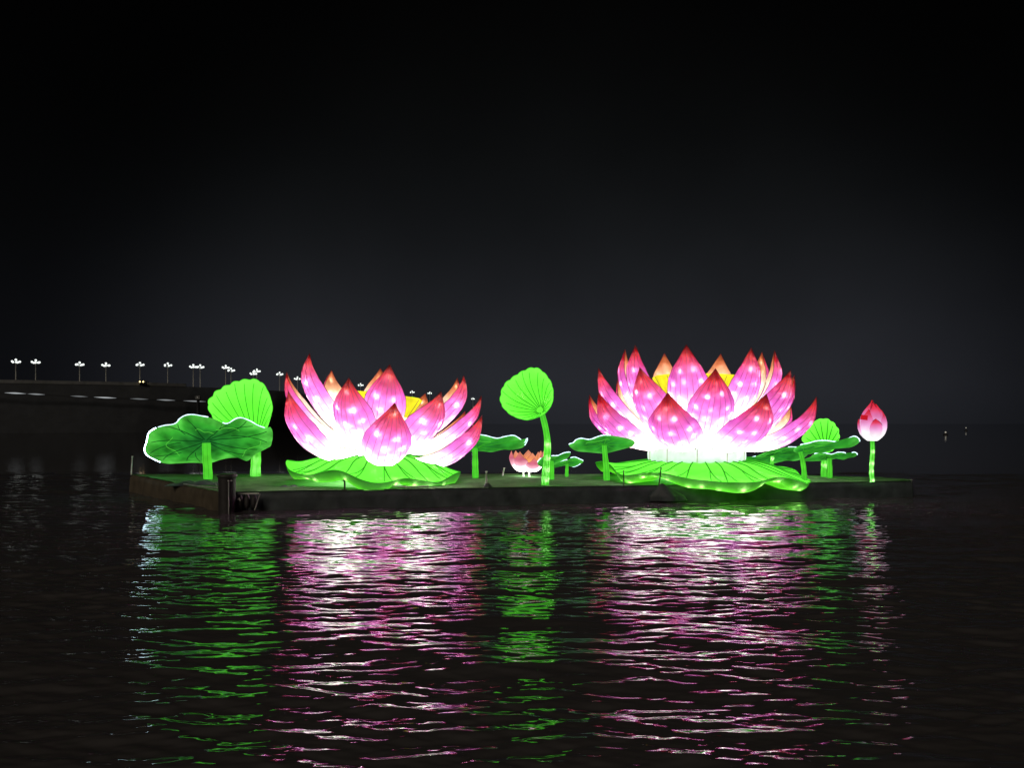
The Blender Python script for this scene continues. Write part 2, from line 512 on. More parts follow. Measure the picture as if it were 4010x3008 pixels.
# a car on the embankment road: little more than its two lights
Yc = road_depth(568)
c0 = at(568, 1500, Yc)
car = empty('car', (c0.x, Yc - .2, ROAD_Z - 1.0), 'car with two amber lights driving along the embankment road', 'car')
b = MB()
sec = [(-.85, .35), (-.85, .85), (-.72, .95), (-.62, 1.45), (.62, 1.45), (.72, .95), (.85, .85), (.85, .35)]
G = np.array([[(x * w, y, .35 + (z - .35) * hh) for x, z in sec] for y, w, hh in ((-2.1, .9, .42), (-2.0, 1, .50), (-1.0, 1, .56), (-.4, 1, 1), (1.2, 1, 1), (1.9, 1, .6), (2.1, .9, .5))])
b.grid(G, wrap=True)
b.build('body', M['steel_dark'], car)
for sx in (-.62, .62):
    b = MB(); b.lathe([(.001, -.02), (.2, -.02), (.22, .04), (.001, .1)], 10)
    o = b.build('headlight', M['amber'], car, loc=(sx * .9, -2.15, 1.15)); o.rotation_euler = (math.radians(90), 0, 0)
for sx in (-.8, .8):
    for sy in (-1.3, 1.3):
        b = MB(); b.lathe([(.001, -.1), (.3, -.1), (.33, -.06), (.33, .06), (.3, .1), (.001, .1)], 14)
        o = b.build('wheel', M['dark'], car, loc=(sx, sy, .33)); o.rotation_euler = (0, math.radians(90), 0)

# pale hut at the foot of the ramp
Yh = road_depth(778) - 10
h0 = at(776, 1563, Yh)
hut = empty('hut', h0, 'small pale hut at the foot of the dark embankment', 'hut')
b = MB(); b.box((0, 0, .35), (1.5, 1.2, .7)); b.build('wall', M['parapet'], hut, smooth=False)
b = MB(); b.grid(np.array([[(-.95, -.8, .72), (-.5, 0, 1.15), (-.95, .8, .72)], [(.95, -.8, .72), (.5, 0, 1.15), (.95, .8, .72)]])); b.build('roof', M['parapet'], hut, smooth=False)
b = MB(); b.lathe([(.001, -.12), (.12, -.04), (.12, .06), (.001, .12)], 8); b.build('lamp', M['warm'], hut, loc=(0, -.75, .55))
b = MB(); b.tube([(0, 0, -12), (0, 0, 0)], .5, 8); b.build('footing', M['stone'], hut)

# two far lights on the open water at the right
for px, py, Yb, lab in ((3703, 1700, 190, 'faint buoy lamp far out on the dark water, the lower of two'), (3783, 1676, 300, 'pale buoy lamp far out on the dark water, the right-hand and brighter one')):
    z = CAM_H - (py - HORIZON) * Yb / F
    bu = empty('buoy', ((px - 2005) * Yb / F, Yb, 0), lab, 'buoy', 'buoys on the far water')
    b = MB(); b.lathe([(.001, -.3), (.5, -.25), (.6, .0), (.5, .25), (.12, .4), (.001, .4)], 14); b.build('float', M['dark'], bu)
    b = MB(); b.tube([(0, 0, .35), (0, 0, max(z - .15, .5))], .05, 6); b.build('mast', M['steel_dark'], bu)
    b = MB(); b.lathe([(.001, -.2), (.14, -.14), (.2, .0), (.14, .14), (.001, .2)], 10); b.build('lamp', M['warm'], bu, loc=(0, 0, max(z, .65)))


# ------------------------------------------------------------------ the pontoon
NL, NR = (-9.1, 24.15, .60), (15.1, 29.05, .60)
BR, BL = (15.35, 29.9, .60), (-15.35, 31.0, .71)
FAR = [BL, (-12., 32.6, .62), (0., 33.0, .60), (12.3, 32.3, .60), (14.6, 31.0, .60), BR]


def far_at(u):
    L = np.r_[0, np.cumsum([math.dist(FAR[i][:2], FAR[i + 1][:2]) for i in range(len(FAR) - 1)])]
    return np.array([np.interp(u * L[-1], L, [p[k] for p in FAR]) for k in range(3)])


def lump(x, y, seed=0):
    s = 0
    rr = random.Random(seed)
    for _ in range(9):
        k = rr.uniform(.8, 4.5); a = rr.uniform(0, 6.3)
        s += math.sin(k * (x * math.cos(a) * .7 + y * math.sin(a) * 1.3) + rr.uniform(0, 6.3)) / math.sqrt(k)
    return s / 9


pontoon = empty('pontoon', (0, 28.5, 0), 'long low pontoon with green carpet deck and black tarpaulin sides', 'pontoon')
PO = np.array((0, 28.5, 0))
nu, nv = 220, 46
G = np.zeros((nv, nu, 3))
for i in range(nv):
    v = i / (nv - 1)
    for j in range(nu):
        u = j / (nu - 1)
        p = np.array(NL) * (1 - u) + np.array(NR) * u
        q = far_at(u)
        p = p * (1 - v) + q * v
        edge = min(1, min(v, 1 - v) * 10 + .15)
        p[2] += .10 * lump(p[0], p[1], 3) * edge + .05 * lump(p[0] * 2.7, p[1] * 2.7, 5) * edge + .012 * lump(p[0] * 1.5, 0, 8)
        G[i, j] = p
b = MB(); b.grid(G - PO); b.build('deck_carpet', M['deck'], pontoon)


def skirt(name, A, B_, mat, n, fold, seed, top_line=None):
    A, B_ = np.array(A), np.array(B_)
    d = (B_ - A)[:2]; d = d / np.linalg.norm(d)
    nrm = np.array((d[1], -d[0]))
    rr = random.Random(seed)
    ph = [(rr.uniform(.8, 7), rr.uniform(0, 6.3), rr.uniform(.3, 1)) for _ in range(14)]
    rows = 9
    G = np.zeros((rows, n, 3))
    L = np.linalg.norm((B_ - A)[:2])
    for j in range(n):
        u = j / (n - 1)
        base = A * (1 - u) + B_ * u
        f = sum(a * math.sin(k * u * L + p) for k, p, a in ph) / 6
        for i in range(rows):
            v = i / (rows - 1)
            off = fold * f * (.15 + v * .9) + (.03 if i else -.06) + .05 * v
            z = base[2] + .012 * lump(base[0] * 1.5, 0, 8) + (.012 if i < 2 else 0) - v * (base[2] + .35) + (0 if v > 0 else -.03)
            G[i, j] = (base[0] + nrm[0] * off, base[1] + nrm[1] * off, z)
    b = MB(); b.grid(G - PO)
    return b.build(name, mat, pontoon)


skirt('front_tarpaulin', NL, NR, M['tarp'], 420, .055, 4)
skirt('end_canvas', BL, NL, M['canvas'], 120, .03, 9)
skirt('end_tarpaulin', NR, BR, M['tarp'], 12, .02, 2)
for i in range(len(FAR) - 1):
    skirt('rear_tarpaulin', FAR[i + 1], FAR[i], M['tarp'], 40, .04, 30 + i)

# dark pile at the near left corner
p0 = at(889, 1990, 23.8)
pile = empty('mooring_pile', (p0.x, 23.8, 0), 'dark square-topped mooring pile standing at the left front corner of the pontoon', 'pile')
b = MB(); b.lathe([(.25, -1.0), (.25, .3), (.26, .9), (.265, 1.08)], 20); b.build('shaft', M['dark'], pile)
b = MB(); b.lathe([(.262, 1.07), (.30, 1.10), (.305, 1.16), (.28, 1.19), (.001, 1.2)], 20); b.build('cap', M['steel_dark'], pile)
b = MB(); b.tube([(.14, -.235, -.2), (.14, -.245, .95), (.15, -.25, 1.0)], .016, 6); b.build('pipe', M['cable'], pile)
for x in (.13, .2):
    b = MB(); b.lathe([(.001, -.02), (.025, -.015), (.03, .01), (.001, .02)], 8); b.build('bolt', M['steel'], pile, loc=(x, -.235 + .06 * (x > .15), 1.0))
# fender gear beside it
g0 = at(975, 1945, 24.0)
fen = empty('fender', (g0.x, 24.02, .1), 'dark rubber fender slung under a pale bar beside the mooring pile', 'fender')
b = MB(); b.tube([(-.36, 0, .46), (-.1, -.01, .465), (.30, 0, .47)], .022, 6); b.build('bar', M['steel'], fen)
for x in (-.28, -.06, .15):
    b = MB(); b.lathe([(.001, -.2), (.07, -.18), (.09, -.05), (.09, .08), (.06, .2), (.001, .23)], 12); b.build('roller', M['dark'], fen, loc=(x, 0, .2))
b = MB(); b.tube([(-.33, -.08, .28), (-.28, -.1, .33), (-.25, -.09, .25)], .022, 6); b.build('hook', M['steel'], fen)
b = MB(); b.tube([(.34, 0, .47), (.28, -.08, .2), (.2, -.1, -.05)], .018, 6); b.build('rope', M['cable'], fen)


def stake(px, ytop, ybot, Y, label, mat, r=.022, lean=0., name='stake'):
    b0, t0 = at(px, ybot, Y), at(px + lean, ytop, Y)
    root = empty(name, (b0.x, b0.y, b0.z - .05), label, 'stake', 'stakes on the pontoon')
    h = t0.z - b0.z + .05
    dx = t0.x - b0.x
    b = MB(); b.tube([(0, 0, 0), (dx * .5, 0, h * .5), (dx, 0, h)], [r, r, r * .9], 8); b.build('rod', mat, root)
    b = MB(); b.lathe([(.001, -.01), (r * 1.5, -.01), (r * 1.5, .012), (.001, .03)], 8); b.build('cap', mat, root, loc=(dx, 0, h))
    return root


stake(514, 1789, 1855, 31.0, 'thin pale stake at the left rear corner of the pontoon', M['steel'], .030, 4)
stake(1905, 1848, 1905, 26.1, 'pale stake rising from the black cloth bundle', M['steel'], .030, 0)
stake(1968, 1834, 1862, 31.6, 'short bent pale stake at the rear edge left of the small lotus', M['steel'], .030, 6)
stake(2443, 1846, 1905, 26.8, 'short dark stake before the green leaf, left of the two', M['steel_dark'], .020, -1)
stake(2580, 1834, 1898, 27.0, 'taller dark stake leaning before the green leaf under the right lotus', M['steel_dark'], .024, 9)
stake(3566, 1880, 1900, 29.2, 'stubby stake at the far right tip of the pontoon', M['cable'], .035, 3)

# black cloth bundle tied over the edge
cb = at(1908, 1912, 26.1)
bundle = empty('cloth_bundle', (cb.x, cb.y, 0), 'black cloth bundle gathered round a stake on the front edge', 'cloth')
b = MB()
G = np.zeros((14, 24, 3))
for i in range(14):
    v = i / 13
    for j in range(24):
        a = j / 24 * 2 * math.pi
        r = (.035 + .26 * min(1, v * 1.9) ** .8 - .05 * v) * (1 + .28 * math.sin(a * 5 + 1) * v + .12 * math.sin(a * 9) * v)
        G[i, j] = (r * math.cos(a) + .07 * v, r * math.sin(a) * .55, .76 - .72 * v)
b.grid(G, wrap=True)
b.build('cloth', M['tarp'], bundle)
b = MB(); b.tube([(.05 * math.cos(a), .05 * math.sin(a), .735 + .005 * math.sin(3 * a)) for a in np.linspace(0, 6.28, 16)], .012, 5); b.build('tie', M['cable'], bundle)
cb2 = at(2592, 1908, 26.85)
b2 = empty('cloth_bundle', (cb2.x, cb2.y, 0), 'low black cloth fold gathered at the edge beneath the leaning dark stake', 'cloth')
b = MB()
G = np.zeros((12, 22, 3))
for i in range(12):
    v = i / 11
    for j in range(22):
        a = j / 22 * 2 * math.pi
        r = (.04 + .42 * min(1, v * 1.4)) * (1 + .3 * math.sin(a * 4 + .6) * v + .1 * math.sin(a * 9) * v)
        G[i, j] = (r * math.cos(a) * 1.2 + .2 * v, r * math.sin(a) * .35, .66 - .6 * v)
b.grid(G, wrap=True)
b.build('cloth', M['tarp'], b2)

# hooked iron at the front edge
hk = at(1350, 1922, 24.95)
hook = empty('mooring_hook', (hk.x, hk.y, DECK - .03), 'black hooked iron peg at the front edge before the left lotus', 'peg')
b = MB(); b.tube([(0, 0, 0), (0, 0, .24), (-.01, 0, .33), (-.06, 0, .35)], .03, 8); b.build('peg', M['steel_dark'], hook)
b = MB(); b.box((0, 0, .03), (.16, .12, .04)); b.build('plate', M['steel_dark'], hook, smooth=False)


# ------------------------------------------------------------------ lotus flowers
W_S = [0, .12, .25, .40, .54, .68, .80, .89, .95, .985, 1]
W_V = [.40, .55, .77, .96, 1.0, .91, .66, .36, .16, .045, 0]
_bulb = None


def add_bulb(parent, loc, r, mat='bulb'):
    global _bulb
    key = mat
    if _bulb is None: _bulb = {}
    if key not in _bulb:
        g = MB(); g.lathe([(.001, -1), (.6, -.8), (1, 0), (.6, .8), (.001, 1)], 6)
        o = g.build('bulb', M[mat], parent); _bulb[key] = o.data
    else:
        o = bpy.data.objects.new('bulb', _bulb[key]); C.objects.link(o); o.parent = parent
    o.location = loc
    o.scale = (r, r, r)
    return o


def petal(root, prof, az, W, cup=.38, th=.20, mats=('petal_out', 'petal_in'), ribs=7, bulbs=(), bulb_r=.03, tipz=1.0, twist=0., nS=26, nT=13, bulb_depth=.092, rib_r=.0085, edge=True, rr=random):
    pr = np.array(prof, float)
    z0 = pr[0, 1]
    pr[:, 1] = z0 + (pr[:, 1] - z0) * tipz
    sp = catmull(pr, 60)
    L = np.linspace(0, 1, 60)
    a = math.radians(az)
    er = np.array((math.sin(a), -math.cos(a), 0)); et = np.array((math.cos(a), math.sin(a), 0)); ez = np.array((0, 0, 1.))
    dT = np.gradient(sp, axis=0); dT /= np.linalg.norm(dT, axis=1)[:, None]

    def pt(s, t, side, extra=0.):
        r, z = np.interp(s, L, sp[:, 0]), np.interp(s, L, sp[:, 1])
        dr, dz = np.interp(s, L, dT[:, 0]), np.interp(s, L, dT[:, 1])
        No = np.array((dz, -dr)); No /= np.linalg.norm(No)
        w = W * np.interp(s, W_S, W_V)
        c = cup * w * t * t
        body = th * math.sqrt(max(0, 1 - t * t)) * min(1, w / W * 1.5)
        q = -c + side * body + extra
        # a breath of slackness in the silk between the wires
        q += .010 * math.sin(t * 14) * (1 - t * t) * side
        lat = w * t * (1 - .06 * t * t) + twist * s ** 3
        return er * (r + No[0] * q) + ez * (z + No[1] * q) + et * lat

    S = np.linspace(0, 1, nS) ** .9
    T = np.sin(np.linspace(-1, 1, nT) * math.pi / 2)
    b = MB()
    UV = np.array([[(t * .5 + .5, s) for t in T] for s in S])
    b.grid(np.array([[pt(s, t, 1) for t in T] for s in S]), UV, 0)
    b.grid(np.array([[pt(s, t, -.45) for t in T] for s in S]), UV, 1, flip=True)
    o = b.build('petal', [M[mats[0]], M[mats[1]]], root)
    for t in (np.linspace(-.80, .80, ribs) if ribs else ()):
        t = t + rr.uniform(-.03, .03)
        s0, s1 = rr.uniform(.12, .2), .955 - .02 * abs(t)
        b = MB(); b.tube([pt(s, t * (1 - .25 * (s > .9) * (s - .9) * 10), 1, .003) for s in np.linspace(s0, s1, 16)], rib_r, 4, caps=False)
        b.build('rib', M['rib'], o)
    if edge:
        for sg in (-1, 1):
            b = MB(); b.tube([pt(s, sg, 1) for s in np.linspace(.46, 1, 18)], rib_r * 1.4, 4, caps=False)
            b.build('edge_wire', M['edge'], o)
            b = MB(); b.tube([pt(s, sg, 1) for s in np.linspace(.04, .46, 12)], rib_r * 1.5, 4, caps=False)
            b.build('edge_wire', M['cream_seam'], o)
    for s, t in bulbs:
        s += rr.uniform(-.02, .02); t += rr.uniform(-.08, .08)
        dep = bulb_depth * rr.uniform(.75, 1.2)
        add_bulb(o, pt(s, t, 1, -dep), bulb_r * rr.uniform(.85, 1.25) * (.45 if s > .84 else 1))
    return o


def bulb_rows(rows):
    return [(s, t) for s, ts in rows for t in ts]


LEFT_B = bulb_rows([(.90, (.0,)), (.72, (-.45, .35)), (.60, (-.15, .5)), (.50, (-.55, .15)), (.40, (-.35, .3)), (.32, (0., .5))])
RIGHT_B = bulb_rows([(.88, (.0,)), (.78, (-.35, .35)), (.66, (-.62, -.05, .6)), (.54, (-.7, -.25, .25, .7)), (.43, (-.6, -.15, .3, .7)), (.34, (-.3, .3))])


def flower(cx, cy, cz, tilt, label, tiers, seed):
    rr = random.Random(seed)
    root = empty('lotus_flower', (cx, cy, cz), label, 'lotus lantern')
    root.rotation_euler = (0, math.radians(tilt), 0)
    for prof, W, petals, bl, br in tiers:
        p = [(r, z - cz) for r, z in prof]
        for item in petals:
            az, tz = item[0], item[1]
            front = abs(az) < 118
            petal(root, p, az, W * rr.uniform(.96, 1.04), tipz=tz, twist=rr.uniform(-.10, .10), ribs=7 if front else 0, bulbs=bl if front else bl[:5], bulb_r=br, rr=rr)
    return root


# left lotus, leaning a little to the right
LCX, LCY, LCZ = -5.0, 28.5, 1.5
left = flower(LCX, LCY, LCZ, 6.5, 'large pink lotus lantern leaning to the right, standing left on the pontoon', [
    ([(.9, 1.62), (1.8, 1.46), (2.75, 1.78), (3.42, 2.45), (3.68, 3.05), (3.78, 3.55)], .90, [(15, 1.0), (-47, 1.0), (80, .97), (-103, 1.06), (130, 1.02), (190, 1.0)], LEFT_B, .036),
    ([(.8, 1.95), (1.6, 1.97), (2.5, 2.45), (3.18, 3.15), (3.48, 3.7), (3.58, 4.15)], .82, [(-11, 1.02), (42, .98), (94, 1.03), (163, 1.0), (-82, 1.05), (-134, 1.06)], LEFT_B, .036),
    ([(.75, 2.25), (1.4, 2.4), (2.2, 2.95), (2.78, 3.65), (2.98, 4.25), (2.95, 4.8)], .76, [(11, 1.0), (-57, 1.06), (80, 1.02), (122, 1.02), (193, 1.06), (-125, .92)], LEFT_B, .036)], 3)
# right lotus on its drum
RCX, RCY, RCZ = 7.25, 30.3, 1.27
right = flower(RCX, RCY, RCZ, 0.8, 'largest pink lotus lantern on a pale lit drum, right of the tall green leaf', [
    ([(1.2, 2.02), (2.2, 1.90), (3.2, 2.12), (3.98, 2.72), (4.28, 3.28), (4.40, 3.80)], 1.0, [(-27, 1.0), (17, .99), (63, 1.0), (108, 1.0), (153, 1.0), (-68, 1.04), (-112, 1.05), (-158, 1.0)], RIGHT_B, .026),
    ([(1.1, 2.2), (1.9, 2.22), (2.85, 2.75), (3.5, 3.5), (3.8, 4.2), (3.92, 4.72)], .92, [(-4, .97), (-43, 1.0), (42, .99), (-88, 1.06), (94, 1.0), (140, 1.0), (-137, 1.0), (182, 1.0)], RIGHT_B, .026),
    ([(1.0, 2.6), (1.65, 2.75), (2.4, 3.35), (2.86, 4.1), (3.0, 4.75), (2.95, 5.25), (2.92, 5.6)], .80, [(-20, .99), (26, .97), (80, 1.01), (108, 1.03), (149, 1.05), (-66, 1.03), (-112, 1.05), (-165, 1.06)], RIGHT_B, .026)], 5)


def centre(root, cz, core, pod, seams, drum=None):
    b = MB(); b.lathe([(r, z - cz) for r, z in core], 40); b.build('core', M['core'], root)
    b = MB(); b.lathe([(r, z - cz) for r, z in pod], 28); o = b.build('seed_pod', M['pod'], root)
    r1, z1 = pod[1]; r0, z0 = pod[0]
    for k in range(seams):
        a = k * 2 * math.pi / seams + .2
        b = MB(); b.tube([((r0 + .006) * math.cos(a), (r0 + .006) * math.sin(a), z0 - cz), ((r1 + .006) * math.cos(a), (r1 + .006) * math.sin(a), z1 - cz)], .008, 4)
        b.build('seam', M['cream_seam'], o)
    for k in range(9):
        a = k * 2.4; rr_ = .3 + .8 * (k / 9) * r1 / 1.3
        b = MB(); b.lathe([(.001, .07), (.09, .05), (.11, 0), (.1, -.03)], 10)
        b.build('seed', M['green_stem'], o, loc=(rr_ * math.cos(a), rr_ * math.sin(a), z1 - cz + .05))


centre(left, LCZ, [(1.25, 1.35), (1.15, 1.7), (1.0, 2.3), (.95, 3.0), (1.05, 3.1)], [(1.05, 3.1), (1.42, 3.78), (1.30, 3.86), (.001, 3.9)], 12)
centre(right, RCZ, [(1.7, 1.86), (1.3, 2.4), (1.15, 3.2), (1.2, 3.7), (1.3, 3.8)], [(1.3, 3.8), (1.75, 4.55), (1.62, 4.63), (.001, 4.68)], 14)
# the drum below the right lotus: silk panels between wires
nP = 10
for k in range(nP):
    a0, a1 = k * 2 * math.pi / nP + .1, (k + 1) * 2 * math.pi / nP + .1
    b = MB()
    A = np.linspace(a0 + .008, a1 - .008, 9)
    UV = np.array([[(j / 8, i / 4) for j in range(9)] for i in range(5)])
    b.grid(np.array([[((1.86 + .035 * math.sin(math.pi * i / 4) * math.sin(math.pi * j / 8)) * math.cos(a), (1.86 + .035 * math.sin(math.pi * i / 4) * math.sin(math.pi * j / 8)) * math.sin(a), -.02 + .53 * i / 4) for j, a in enumerate(A)] for i in range(5)]), UV)
    o = b.build('drum_panel', M['drum'], right)
    am = (a0 + a1) / 2
    if math.sin(am) < .35:
        for da in (-.2, .0, .2):
            add_bulb(o, (1.74 * math.cos(am + da), 1.74 * math.sin(am + da), .2 + random.uniform(-.04, .04)), .010)
    b = MB(); b.tube([(1.865 * math.cos(a0), 1.865 * math.sin(a0), -.02), (1.865 * math.cos(a0), 1.865 * math.sin(a0), .51)], .012, 5); b.build('drum_wire', M['cream_seam'], right)
b = MB(); b.lathe([(1.1, -.12), (1.14, .2), (1.2, .3)], 30); b.build('pedestal', M['drum'], left)


# ------------------------------------------------------------------ the ground leaves the big flowers stand on
def ground_leaf(name, label, cx, cy, R, prof, rim_tab, band, veins, bulbs, seed, lobes):
    rr = random.Random(seed)
    root = empty(name, (cx, cy, DECK), label, 'lotus leaf lantern')
    n = 160
    th = np.linspace(-math.pi, math.pi, n, endpoint=False)      # az, 0 = towards the camera
    azd = np.degrees(th)
    tab_a = [t[0] for t in rim_tab]; tab_z = [t[1] for t in rim_tab]
    rimz = np.interp(azd, tab_a, tab_z)
    ker = np.hanning(9); ker /= ker.sum()
    rimz = np.convolve(np.r_[rimz[-8:], rimz, rimz[:8]], ker, 'same')[8:-8]
    rimr = R * (1 + .025 * np.sin(th * lobes + 1) + .015 * np.sin(th * (lobes + 4)))
    zin, zout = prof[0][1], prof[-1][1]
    fr = [(p[0] / prof[-1][0], p[1]) for p in prof]
    fine = catmull([(f, z) for f, z in fr], 16)

    def surf(i, j, extra=0.):
        f, z = fine[i] if isinstance(i, int) else (np.interp(i, range(16), fine[:, 0]), np.interp(i, range(16), fine[:, 1]))
        jj = j % n
        ja = int(jj); jb = (ja + 1) % n; fj = jj - ja
        k = (f - fine[0, 0]) / (1 - fine[0, 0])
        z = z + (rimz[ja] * (1 - fj) + rimz[jb] * fj - zout) * k ** 2.2
        z += .03 * math.sin(jj / n * 2 * math.pi * veins) * math.sin(math.pi * min(k, 1))
        r = (rimr[ja] * (1 - fj) + rimr[jb] * fj) * f
        a = -math.pi + 2 * math.pi * jj / n
        return (r * math.sin(a), -r * math.cos(a), z - DECK + extra)

    b = MB()
    UV = np.array([[(j / n, i / 15) for j in range(n)] for i in range(16)])
    b.grid(np.array([[surf(i, j) for j in range(n)] for i in range(16)]), UV, wrap=True)
    top = b.build('blade', M['green_base'], root)
    # the rim turned down
    b = MB()
    rows = 7
    G = np.zeros((rows, n, 3)); UV = np.zeros((rows, n, 2))
    hang = [band * (1 + .28 * math.sin(t * 5 + 2) + .2 * math.sin(t * 11)) for t in th]
    for i in range(rows):
        v = i / (rows - 1)
        for j in range(n):
            x, y, z = surf(15, j)
            q = 1 + .012 * math.sin(math.pi * v) - .055 * v
            zz = max(z - hang[j] * v, -.02 + .04 * math.sin(th[j] * 9) if not bulbs_over(x + cx, y + cy) else z - hang[j] * v)
            G[i, j] = (x * q, y * q, zz); UV[i, j] = (j / n, v)
    b.grid(G, UV, wrap=True)
    lip = np.stack([G[-1] + np.array((0, 0, .001)), G[-1] * np.array((.86, .86, 1)) - np.array((0, 0, .01)), G[-1] * np.array((.70, .70, 1)) + np.array((0, 0, .02))])  # added underneath to hide the rim bulbs and stop their light spilling down
    b.grid(lip, np.stack([UV[-1]] * 3), wrap=True)
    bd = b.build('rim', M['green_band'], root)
    b = MB(); b.tube([surf(15, j, .004) for j in list(range(n)) + [0]], .010, 4, caps=False); b.build('rim_wire', M['vein_soft'], root)
    for k in range(veins):
        j0 = int((k + .25) * n / veins)
        if abs(azd[j0 % n]) > 118: continue
        bend = rr.choice((-1, 1)) * rr.uniform(.5, 2.5)
        pts = []
        for i in np.linspace(.5, 15, 14):
            jj = j0 + bend * (i / 15) ** 2
            pts.append(surf(float(i), jj, .006))
        pts = catmull(pts, 20)
        b = MB(); b.tube(pts, np.linspace(.032, .020, 20), 4, caps=False); b.build('vein', M['vein_soft'], top)
        if rr.random() < .75:
            sgn = rr.choice((-1, 1))
            pts = catmull([surf(float(i), j0 + bend * (i / 15) ** 2 + sgn * (i - 8) * .3, .006) for i in np.linspace(8, 14.6, 8)], 12)
            b = MB(); b.tube(pts, .016, 4, caps=False); b.build('vein', M['vein_soft'], top)
    for a in bulbs:
        j = int(((a + 180) / 360) * n) % n
        p = G[rr.choice((4, 5)), j]
        add_bulb(bd, (p[0] * .982, p[1] * .982, p[2] + .02), .030 * rr.uniform(.8, 1.25), 'bulb_green')
    for _ in range(9):
        j = int(((rr.uniform(-70, 70) + 180) / 360) * n) % n
        p = surf(float(rr.uniform(9, 13)), j, -.12)
        add_bulb(top, p, .012, 'bulb')
    return root


def bulbs_over(x, y):
    """true where the pontoon's deck ends below"""
    u = (x - NL[0]) / (NR[0] - NL[0])
    return y < NL[1] + u * (NR[1] - NL[1]) + .15


def rim_from_pixels(cx_px, Rpx, Yc, R, pts):
    out = []
    for px, py in pts:
        s = max(-1, min(1, (px - cx_px) / Rpx))
        az = math.asin(s)
        Yp = Yc - R * math.cos(az)
        out.append((math.degrees(az), CAM_H - (py - HORIZON) * Yp / F))
    return out


rimL = rim_from_pixels(1472, 340, 28.4, 3.15, [(1150, 1800), (1168, 1812), (1188, 1840), (1240, 1860), (1290, 1863), (1330, 1850), (1372, 1839), (1420, 1848), (1470, 1876), (1530, 1895), (1575, 1890), (1630, 1872), (1690, 1884), (1740, 1892), (1770, 1872), (1795, 1850)])
rimL = [(-180, 1.0), (-150, .85), (-120, 1.05)] + rimL + [(115, .85), (150, 1.05), (180, 1.0)]
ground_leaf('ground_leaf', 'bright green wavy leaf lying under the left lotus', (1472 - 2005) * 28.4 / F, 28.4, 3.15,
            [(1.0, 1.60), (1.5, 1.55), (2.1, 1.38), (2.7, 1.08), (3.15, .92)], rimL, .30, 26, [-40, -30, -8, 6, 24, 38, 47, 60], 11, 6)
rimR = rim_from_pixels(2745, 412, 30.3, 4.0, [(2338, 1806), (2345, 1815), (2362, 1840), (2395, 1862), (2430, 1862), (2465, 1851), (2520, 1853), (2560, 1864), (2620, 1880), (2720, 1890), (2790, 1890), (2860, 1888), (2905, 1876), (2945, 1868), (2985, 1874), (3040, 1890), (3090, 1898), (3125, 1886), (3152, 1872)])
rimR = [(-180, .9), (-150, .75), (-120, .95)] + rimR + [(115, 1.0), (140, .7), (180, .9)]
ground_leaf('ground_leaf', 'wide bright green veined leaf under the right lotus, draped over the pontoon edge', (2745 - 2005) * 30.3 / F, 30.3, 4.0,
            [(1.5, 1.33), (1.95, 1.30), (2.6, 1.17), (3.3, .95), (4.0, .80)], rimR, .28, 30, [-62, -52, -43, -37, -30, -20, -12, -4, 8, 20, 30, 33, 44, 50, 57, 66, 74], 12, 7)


# ------------------------------------------------------------------ standing leaves
def stem(root, pts_px, Y, r0, r1, bulbs=(), knobby=0., Yend=None):
    n = len(pts_px)
    pts = [np.array(at(px, py, Y if Yend is None else Y + (Yend - Y) * i / (n - 1))) for i, (px, py) in enumerate(pts_px)]
    p = catmull(pts, 26)
    org = np.array(root.location)
    rad = np.linspace(r0, r1, 26)
    rad = rad * (1 + knobby * np.maximum(0, np.cos(np.linspace(0, 1, 26) * 5 * 2 * math.pi)) + .04 * np.sin(np.linspace(0, 17, 26)))
    b = MB(); b.tube(p - org, rad, 12); o = b.build('stem', M['green_stem'], root)
    for f in bulbs:
        i = f * 25
        c = np.array([np.interp(i, range(26), p[:, k]) for k in range(3)]) - org
        rr_ = float(np.interp(i, range(26), rad))
        add_bulb(o, (c[0] + rr_ * .2, c[1] - rr_ * .35, c[2]), .017, 'bulb')
    for t in (-.45, .5):
        b = MB(); b.tube([q - org + np.array((rd * t, -rd * math.sqrt(1 - t * t) - .002, 0)) for q, rd in zip(p, rad)], .007, 4, caps=False); b.build('seam', M['vein_soft'], o)
    return o


